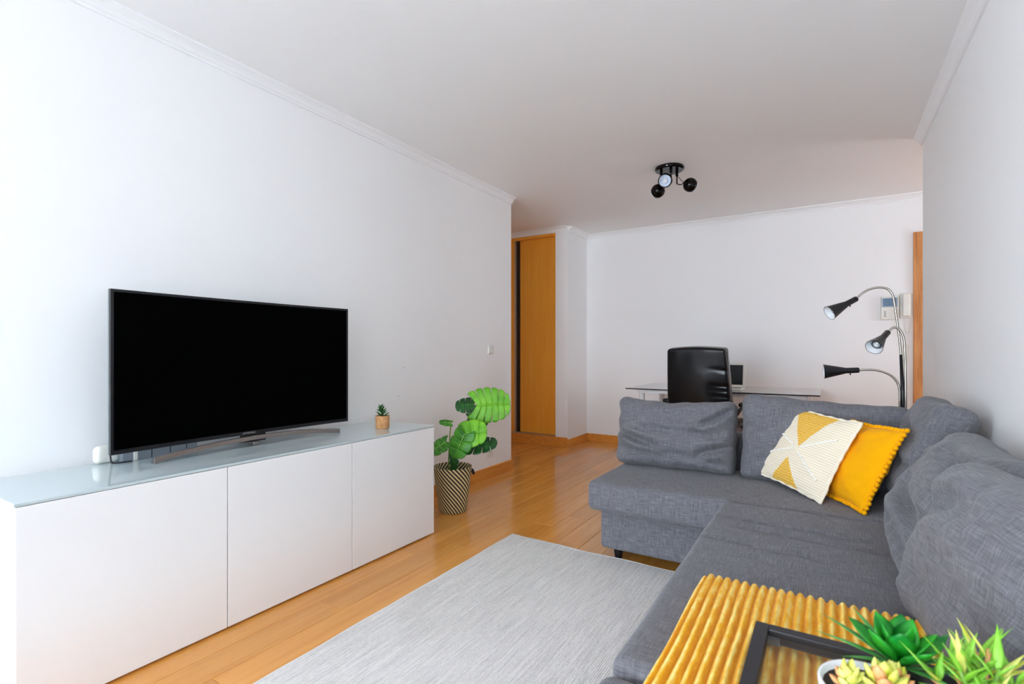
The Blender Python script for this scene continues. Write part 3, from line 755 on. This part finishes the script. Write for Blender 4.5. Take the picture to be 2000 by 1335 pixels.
c, u, v, w, h = frame_from(WBL, WBR, WTL, WTR)
wp, ws = cushion('pattern_pillow', 'cream woven pillow with two mustard triangles and white braids', 'pillow', 'woven_cotton', c, u, v, w, h, .085, .02, .006, (), .005, 6, .06, (40, 40, 2), None, 0, True, True)
for (a0, b0, a1, b1) in ((.48, .46, .05, .28), (.56, .50, .91, .72), (.56, .44, .90, .20), (.46, .50, .06, .64)):
    pts = []
    for k in range(41):
        q = k/40; a = (a0+(a1-a0)*q)*2-1; b = (b0+(b1-b0)*q)*2-1; p = ws(a, b, .003)
        pts.append(p)
    b_ = MB(); b_.tube(pts, [.0042+.0016*math.sin(k*2.1) for k in range(41)], 7); b_.build('braid', 'braid_white', wp, smooth=True)
def border(o, surf, m, r, cnt, jig, name):
    pts = []
    for sd in range(4):
        for k in range(cnt):
            q = -1+2*k/cnt; a, b = ((q, -1), (1, q), (-q, 1), (-1, -q))[sd]
            pts.append((a, b))
    P = []
    for (a, b) in pts:
        p = surf(a, b); P.append(p)
    return P
# stitched edge of the patterned pillow
P = border(wp, ws, 0, 0, 24, 0, '')
nn = u.cross(v)
P = [p-nn*.008 for p in P]; P.append(P[0])
MB().tube(P, [.007+.002*math.sin(k*1.9) for k in range(len(P))], 7).build('edge_cord', 'pillow_edge', wp, smooth=True)
c, u, v, w, h = frame_from(YBL, YBR, YTL, YTR)
yp, ys = cushion('mustard_pillow', 'mustard yellow pillow with a pompom edge, behind the patterned pillow', 'pillow', 'yellow_velvet', c, u, v, w, h, .10, .02, .010, [(-.3, .5, .5, .1, .006, .03)], .006, 8, .05, (36, 36, 2), None, 0, True)
P = border(yp, ys, 0, 0, 18, 0, ''); nn = u.cross(v); cc = sum(P, Vector())/len(P)
pom = MB().lathe([(0, -.010), (.0055, -.0085), (.0095, -.004), (.0105, 0), (.0095, .004), (.0055, .0085), (0, .010)], (0, 0, 0), n=8)
me0 = None
for k, p in enumerate(P):
    p = p-nn*.008+(p-cc).normalized()*.007
    if me0 is None:
        o = pom.build('pompom', 'yellow_velvet', yp, smooth=True); o.data.transform(Matrix.Translation(world_loc(yp))); me0 = o.data
    else:
        o = bpy.data.objects.new('pompom', me0); COL.objects.link(o); o.parent = yp
    o.location = p-world_loc(yp); o.rotation_euler = (k, k*2, k*.7)

# ------------------------------------------------------------------ ribbed throw folded on the seat
tx0, tx1, tyA, tyB, tz = -.305, .235, .44, 1.505, .470
PER = .0215
def throw(uu, vv):
    x = tx0+(tx1-tx0)*uu
    Ltop = tyB-.03-tyA; arc = .03*math.pi/2; down = .012; s_ = vv*(Ltop+arc+down)
    if s_ < Ltop: y, z, ny, nz = tyA+s_, tz, 0, 1
    elif s_ < Ltop+arc:
        a = (s_-Ltop)/.03; y, z, ny, nz = tyB-.03+.03*math.sin(a), tz-.03+.03*math.cos(a), math.sin(a), math.cos(a)
    else: y, z, ny, nz = tyB, tz-.03-(s_-Ltop-arc), 1, 0
    ph = (x-tx0)/PER*math.pi
    rib = abs(math.sin(ph))**.8*.013
    wob = .003*noise.noise(Vector((x*6, y*4, 0)))+.0010*noise.noise(Vector((x*60, y*40, 2)))
    e = min(1, (x-tx0)/.03); edge = -.03*(1-e)**2
    e2 = min(1, (tx1-x)/.03); edge -= .03*(1-e2)**2
    x2 = x+.006*noise.noise(Vector((y*4, 2, math.floor(ph/math.pi)*.15)))
    return Vector((x2, y+ny*(rib+wob)+.005*noise.noise(Vector((x*6, 4, 0))), z+nz*(rib+wob)+edge-.004))
th = thing('throw_blanket', 'mustard ribbed plush throw folded on the sofa seat', 'blanket', (-.05, 1.0, .43))
MB().grid(throw, 200, 130).build('ribbed_top', 'plush', th, smooth=True)
rb(tx0+.006, tx1-.01, tyA, tyB-.012, .428, .452, .011, (6, 8, 1)).build('folded_layer', 'plush', th, smooth=True)

# ------------------------------------------------------------------ glass tray with plants (close to the camera)
TX, TY, TZ = -.132, 1.205, .515
tr_ = thing('glass_tray', 'black framed glass tray standing on the mustard throw', 'tray', (TX+.25, TY-.3, .478))
x0, x1, y0, y1 = TX, TX+.56, TY-.66, TY
x1 = .25
fw = .026
for nm, a in (('frame_rail', (x0, x0+fw, y0, y1)), ('frame_rail', (x1-fw, x1, y0, y1)), ('frame_rail', (x0+fw, x1-fw, y1-fw, y1)), ('frame_rail', (x0+fw, x1-fw, y0, y0+fw))):
    MB().box(a[0], a[1], a[2], a[3], TZ-.028, TZ).build(nm, 'tray_black', tr_, bevel=.002)
MB().box(x0+fw, x1-fw, y0+fw, y1-fw, TZ-.012, TZ-.007).build('glass_pane', 'tray_glass', tr_)
for (a, b) in ((x0+fw, y1-fw), (x1-fw, y1-fw), (x0+fw, y0+fw), (x1-fw, y0+fw)):
    sx_, sy_ = (1 if a < .0 else -1), (-1 if b > y0+.1 else 1)
    MB().box(min(a, a+sx_*.022), max(a, a+sx_*.022), min(b, b+sy_*.010), max(b, b+sy_*.010), TZ-.026, TZ-.013).build('corner_bracket', 'tray_bracket', tr_)
    MB().box(min(a-sx_*.02, a), max(a-sx_*.02, a), min(b-sy_*.02, b), max(b-sy_*.02, b), .478, TZ-.028).build('foot', 'tray_black', tr_)
ZG = TZ-.007
def pot(parent, x, y, r, h, m='pot_white'):
    MB().lathe([(0, 0), (r*.62, 0), (r*.72, .006), (r*.93, h*.55), (r, h-.004), (r*.985, h), (r*.93, h), (r*.9, h-.012), (0, h-.012)], (x, y, ZG), n=40).build('pot', m, parent, smooth=True)
    MB().lathe([(0, h-.008), (r*.9, h-.010)], (x, y, ZG), n=24).build('soil', 'soil', parent)
# rosette succulent in a white bowl
rx, ry = .055, .930
p1 = thing('potted_succulent', 'yellow-green rosette succulent in a white bowl on the glass tray', 'potted plant', (rx, ry, ZG))
pot(p1, rx, ry, .070, .082)
rr = random.Random(5)
for (ox, oy, s_) in ((.012, .0, 1.0), (-.03, -.012, .75), (.03, .03, .7)):
    for i in range(16):
        a = i*2.4+ox*50; q = i/16; tilt = 1.25-1.0*q; d = Vector((math.cos(a)*math.sin(tilt), math.sin(a)*math.sin(tilt), math.cos(tilt)))
        lf = blade(MB(), (rx+ox, ry+oy, ZG+.074+.014*q), d, s_*rr.uniform(.036, .046), s_*.021, (-d.x*.6, -d.y*.6, 1), -.15, .38, 6, .62, 2.2)
        o = lf.build('leaf', 'rosette_tip' if i % 5 == 2 else 'rosette', p1, smooth=True)
        tip = Vector((rx+ox, ry+oy, ZG+.055+.012*q))+d*s_*.038
# agave: broad dark green leaves with narrow outer ones
ax, ay = .098, 1.045
p2 = thing('potted_succulent', 'dark green broad-leaved succulent between the white bowl and the aloe', 'potted plant', (ax, ay, ZG))
pot(p2, ax, ay, .034, .052, 'pot_dark')
for i in range(11):
    a = i*2.4+.5; q = i/11; tilt = 1.1-.8*q; d = Vector((math.cos(a)*math.sin(tilt), math.sin(a)*math.sin(tilt), math.cos(tilt)))
    blade(MB(), (ax, ay, ZG+.068), d, .090-.018*q, .044, (-d.x, -d.y, .8), -.10, .08, 8, .55, 1.9, .25).build('leaf', 'agave_green', p2, smooth=True)
for i in range(10):
    a = i*.63+.2; tilt = 1.15; d = Vector((math.cos(a)*math.sin(tilt), math.sin(a)*math.sin(tilt), math.cos(tilt)))
    blade(MB(), (ax, ay, ZG+.066), d, .125, .015, (-d.x, -d.y, 1), .12, .18, 8, .4, 1.2).build('leaf', 'sedum_green', p2, smooth=True)
# aloe: light green stems with star-shaped tufts
lx, ly = .190, 1.00
p3 = thing('potted_succulent', 'light green spiky succulent at the sofa cushion side of the glass tray', 'potted plant', (lx, ly, ZG))
pot(p3, lx, ly, .036, .050, 'pot_dark')
rr = random.Random(23)
for i in range(10):
    a = i*2.4+.6; tl = .12+.085*i; b0 = Vector((lx, ly, ZG+.042)); d = Vector((math.cos(a)*math.sin(tl), math.sin(a)*math.sin(tl), math.cos(tl)))
    top_ = b0+d*rr.uniform(.085, .105)*(1.0-.028*i)
    MB().tube([b0, top_], [.0035, .003], 6).build('stem', 'rosette_tip' if i % 3 == 0 else 'stem_green', p3, smooth=True)
    for k in range(6):
        a2 = k*2.4+i*1.1; t2 = 1.25-.9*k/6; e = Vector((math.cos(a2)*math.sin(t2), math.sin(a2)*math.sin(t2), math.cos(t2)))
        e = (e+d*.45).normalized()
        blade(MB(), b0.lerp(top_, .55+.45*k/6), e, rr.uniform(.045, .070), .0135, (-e.x*.6, -e.y*.6, 1), .12, .22, 7, .35, 1.1).build('leaf', 'aloe_green' if (i+k) % 4 else 'rosette', p3, smooth=True)

# ------------------------------------------------------------------ desk, chair, laptop
ds = thing('desk', 'long desk with a dark glass top against the back wall', 'desk', (-.87, 5.22, 0))
dx0, dx1, dy0, dy1, dz = -1.66, -.055, 4.76, 5.66, .735
MB().box(dx0, dx1, dy0, dy1, dz-.010, dz).build('glass_top', 'desk_glass', ds, bevel=.002)
MB().box(dx0+.001, dx1-.001, dy0-.0015, dy0, dz-.0095, dz-.0005).build('glass_edge', 'desk_edge', ds)
for a in ((dx0+.10, dx1-.10, dy0+.05, dy0+.08), (dx0+.10, dx1-.10, dy1-.08, dy1-.05)): MB().box(a[0], a[1], a[2], a[3], dz-.045, dz-.010).build('rail', 'desk_white', ds)
for x in (dx0+.10, dx1-.10): MB().box(x-.015, x+.015, dy0+.08, dy1-.08, dz-.045, dz-.010).build('cross_rail', 'desk_white', ds)
for x in (dx0+.13, dx1-.10):
    for y in (dy0+.10, dy1-.10): MB().lathe([(0, 0), (.028, 0), (.028, dz-.045), (0, dz-.045)], (x, y, 0), n=20).build('leg', 'desk_white', ds, smooth=False)
lp = thing('laptop', 'open white laptop on the glass desk behind the office chair', 'laptop', (-.82, 5.05, dz))
MB().box(-.985, -.655, 4.93, 5.15, dz, dz+.016).build('keyboard_base', 'white_plastic', lp, bevel=.004)
MB().box(-.96, -.68, 5.02, 5.12, dz+.016, dz+.018).build('keys', 'grey_print', lp)
ln_ = Vector((0, .18, .98)); lid = MB().roundbox((.33, .228, .010), .004, (2, 2, 1), (Vector((-.82, 5.15, dz+.016))+ln_*.114, Vector((1, 0, 0)), ln_, Vector((0, -.98, .18)))).build('lid', 'white_plastic', lp)
MB().roundbox((.29, .186, .002), .0008, (1, 1, 1), (Vector((-.82, 5.15, dz+.016))+ln_*.118+Vector((0, -.98, .18))*.0055, Vector((1, 0, 0)), ln_, Vector((0, -.98, .18)))).build('screen', 'screen_black', lid)

oc = thing('office_chair', 'black leather office chair at the desk, seen from behind', 'office chair', (-.84, 4.42, 0))
CA = math.radians(-6); cu_, cv_ = Vector((math.cos(CA), math.sin(CA), 0)), Vector((-math.sin(CA), math.cos(CA), 0))   # chair right, chair forward
C0 = Vector((-.845, 4.42, 0))
def cw(x, y, z): return C0+cu_*x+cv_*y+UP*z
bv = (cv_*-.15+UP*.989).normalized(); bn = cu_.cross(bv)
def backdf(q):
    p = q.copy(); b = (p.y/.36); 
    p.x *= 1.0+.03*(1-b*b)-.05*b; p.z += .020*math.cos(p.x*6)*math.cos(b*1.4)
    p.y += .014*math.cos(p.x*7)*max(0, b)
    for (y_, s_) in ((.08, .014), (.045, .010), (.0, .008), (.2, .008)):
        p.z -= s_*math.exp(-((q.y-y_+.10*(q.x-.16))/.010)**2)*max(0, (q.x-.08)/.14)*(1 if q.z > 0 else 0)
    p.z += .004*noise.noise(q*9)
    return p
MB().roundbox((.47, .72, .10), .022, (34, 50, 4), (cw(0, -.21, .755), cu_, bv, bn), backdf).build('backrest', 'leather', oc, smooth=True)
for sx_ in (-.238, .238):
    MB().tube([cw(sx_, -.165, .42), cw(sx_*1.0, -.21, .755), cw(sx_*.97, -.262, 1.085)], .004, 6).build('piping', 'leather_seam', oc, smooth=True)
MB().roundbox((.50, .50, .11), .045, (12, 12, 3), (cw(0, .05, .47), cu_, cv_, UP), lambda q: q+Vector((0, 0, .015*math.cos(q.x*5)*math.cos(q.y*5)))).build('seat', 'leather', oc, smooth=True)
for sx_ in (-1, 1):
    MB().tube(smooth_path([cw(sx_*.23, .16, .44), cw(sx_*.30, .16, .50), cw(sx_*.30, .13, .655), cw(sx_*.30, -.14, .655), cw(sx_*.27, -.19, .60)], 6), .014, 8).build('armrest', 'black_plastic', oc, smooth=True)
    MB().roundbox((.06, .28, .035), .016, (2, 4, 2), (cw(sx_*.30, 0, .675), cu_, cv_, UP)).build('arm_pad', 'leather', oc, smooth=True)
MB().lathe([(0, .10), (.03, .10), (.028, .28), (.02, .28), (.02, .42), (.09, .42), (0, .425)], C0, n=18).build('gas_column', 'black_plastic', oc, smooth=False)
for k in range(5):
    a = k*2*math.pi/5+.3; d = Vector((math.cos(a), math.sin(a), 0))
    MB().tube([C0+UP*.11, C0+d*.16+UP*.10, C0+d*.29+UP*.072], [.024, .02, .014], 8).build('base_arm', 'black_plastic', oc, smooth=True)
    sd = Vector((-d.y, d.x, 0)); MB().lathe([(0, -.02), (.026, -.02), (.028, 0), (.026, .02), (0, .02)], C0+d*.29+UP*.028, sd, 14).build('caster', 'black_plastic', oc, smooth=False)

# ------------------------------------------------------------------ three-headed floor lamp
LY = 3.50
fl_ = thing('floor_lamp', 'floor lamp with three black cone heads on bent nickel arms', 'floor lamp', (.335, LY, 0))
def lw(px_, py_, yy=LY):
    d = Vector((-1000*math.sin(YAW)+(px_-1000)*math.cos(YAW), 1000*math.cos(YAW)+(px_-1000)*math.sin(YAW), -(py_-685))); return Vector((0, 0, 1.09))+d*(yy/d.y)
bp = lw(1764, 800); bc = Vector((bp.x, bp.y, 0))
MB().lathe([(0, 0), (.115, 0), (.115, .012), (.105, .02), (.02, .024), (0, .024)], bc, n=40).build('base', 'black_lamp', fl_, smooth=False)
MB().tube([bc+UP*.02, lw(1764, 782), lw(1759.5, 692)], [.011, .010, .007], 12).build('pole', 'black_lamp', fl_, smooth=True)
arms = [[(1760, 695), (1756.5, 660), (1751, 620), (1746.5, 590), (1743, 575), (1735, 565), (1721, 561), (1704, 563), (1688, 570), (1672, 583)],
        [(1769, 800), (1768.5, 740), (1767.5, 690), (1765.5, 662), (1759, 646), (1750, 639.5), (1742, 641), (1734.5, 648.5)],
        [(1757, 800), (1757.5, 770), (1754, 750), (1744, 736), (1728, 727), (1706, 722), (1676, 722.5)]]
for k, pa_ in enumerate(arms):
    off = (0, -.012, .0)[k]; P = [lw(a, b, LY+off) for a, b in pa_]
    if k: P = [Vector((P[0].x, P[0].y, .30)), ]+P; P = [Vector((bc.x, bc.y, .27))]+P
    MB().tube(smooth_path(P, 6), .0058, 10).build('arm', 'nickel', fl_, smooth=True)
def head(neck, d, k):
    d = Vector(d).normalized(); 
    MB().lathe([(0, -.008), (.0125, -.008), (.0155, -.003), (.0165, .058), (.0195, .068), (.0415, .163), (.0425, .165), (.041, .165), (.019, .075), (0, .07)], neck, d, 32).build('lamp_head', 'black_lamp', fl_, smooth=True)
    MB().lathe([(.0402, .1645), (.0400, .1638), (.019, .084), (0, .080)], neck, d, 32).build('shade_lining', 'lamp_white', fl_, smooth=True)
    b = MB().lathe([(.012, .09), (.025, .132), (.025, .136), (.021, .138), (0, .138)], neck, d, 24).build('bulb', 'bulb_ring', fl_, smooth=False)
    MB().lathe([(.016, .1382), (.0145, .140), (0, .1415)], neck, d, 20).build('bulb_lens', 'bulb_glass', b, smooth=True)
    MB().lathe([(.008, .1412), (0, .1445)], neck, d, 12).build('bulb_tip', 'lamp_white', b, smooth=True)
    s_ = Vector((0, 0, -1)); MB().tube([Vector(neck)+d*.035+s_*.013, Vector(neck)+d*.035+s_*.026], .0038, 8).build('switch', 'black_lamp', fl_)
head(lw(1671, 584), RT*-.85+UP*-.46+FW*.04, 0)
head(lw(1733, 649.5, LY-.012), RT*-.72+UP*-.46-FW*.42, 1)
head(lw(1675, 722.5, LY-.0), RT*-1+UP*-.07+FW*.50, 2)

# ------------------------------------------------------------------ ceiling spotlight
cl = thing('ceiling_spotlight', 'black chrome ceiling spotlight with three globe heads', 'ceiling light', (-1.04, 3.99, ZC))
cc = Vector((-1.04, 3.99, ZC))
MB().lathe([(0, -.026), (.098, -.026), (.108, -.020), (.110, -.012), (.106, 0), (0, 0)], cc, n=48).build('ceiling_plate', 'black_chrome', cl, smooth=False)
def cpt(px_, py_, depth):
    u_ = (px_-1000)/1000*depth; return FW*depth+RT*u_+UP*(1.09-(py_-685)/1000*depth)
DC = cc.dot(FW)
def globe(c, d, root, lit):
    d = Vector(d).normalized(); R = .054
    pr = [(.004, -R-.006), (.012, -R-.004), (.016, -R*.96)]
    for k in range(2, 15):
        a = math.pi*k/20; pr.append((R*math.sin(a), -R*math.cos(a)))
    pr += [(R*.86, R*.60), (R*.80, R*.60)]
    MB().lathe(pr, c, d, 32).build('globe_shade', 'black_chrome', cl, smooth=True)
    MB().lathe([(R*.855, R*.598), (R*.80, R*.30), (R*.5, -.2*R), (0, -.3*R)], c, d, 28).build('reflector', 'reflector', cl, smooth=True)
    MB().lathe([(.013, -.2*R), (.020, .12*R), (.016, .34*R), (0, .40*R)], c, d, 18).build('bulb', 'lamp_white', cl, smooth=True)
    q = Vector(c)-d*R; s_ = Vector((root.x, root.y, ZC-.026)); e = Vector((root.x, root.y, Vector(c).z+.012))
    MB().tube([s_, Vector((s_.x, s_.y, ZC-.062))], .011, 10).build('arm_socket', 'black_chrome', cl)
    MB().tube([s_, e], .005, 8).build('arm', 'black_chrome', cl, smooth=True)
    MB().tube(smooth_path([e, e.lerp(q, .5)+UP*-.012, q], 5), .004, 8).build('bracket', 'black_chrome', cl, smooth=True)
    MB().tube(smooth_path([s_+UP*-.03, s_.lerp(q, .4)+UP*-.045+RT*.02, q], 6), .0022, 6).build('wire', 'black_plastic', cl, smooth=True)
globe(cpt(1299, 352.5, DC-.08), RT*-.35-UP*.35-FW*1, cc+RT*-.01-FW*.065, True)
globe(cpt(1285, 373, DC+.05), RT*-.5-UP*.30+FW*.9, cc+RT*-.055+FW*.03, False)
globe(cpt(1348, 361, DC+.0), RT*.9-UP*.25+FW*.35, cc+RT*.06+FW*.01, False)
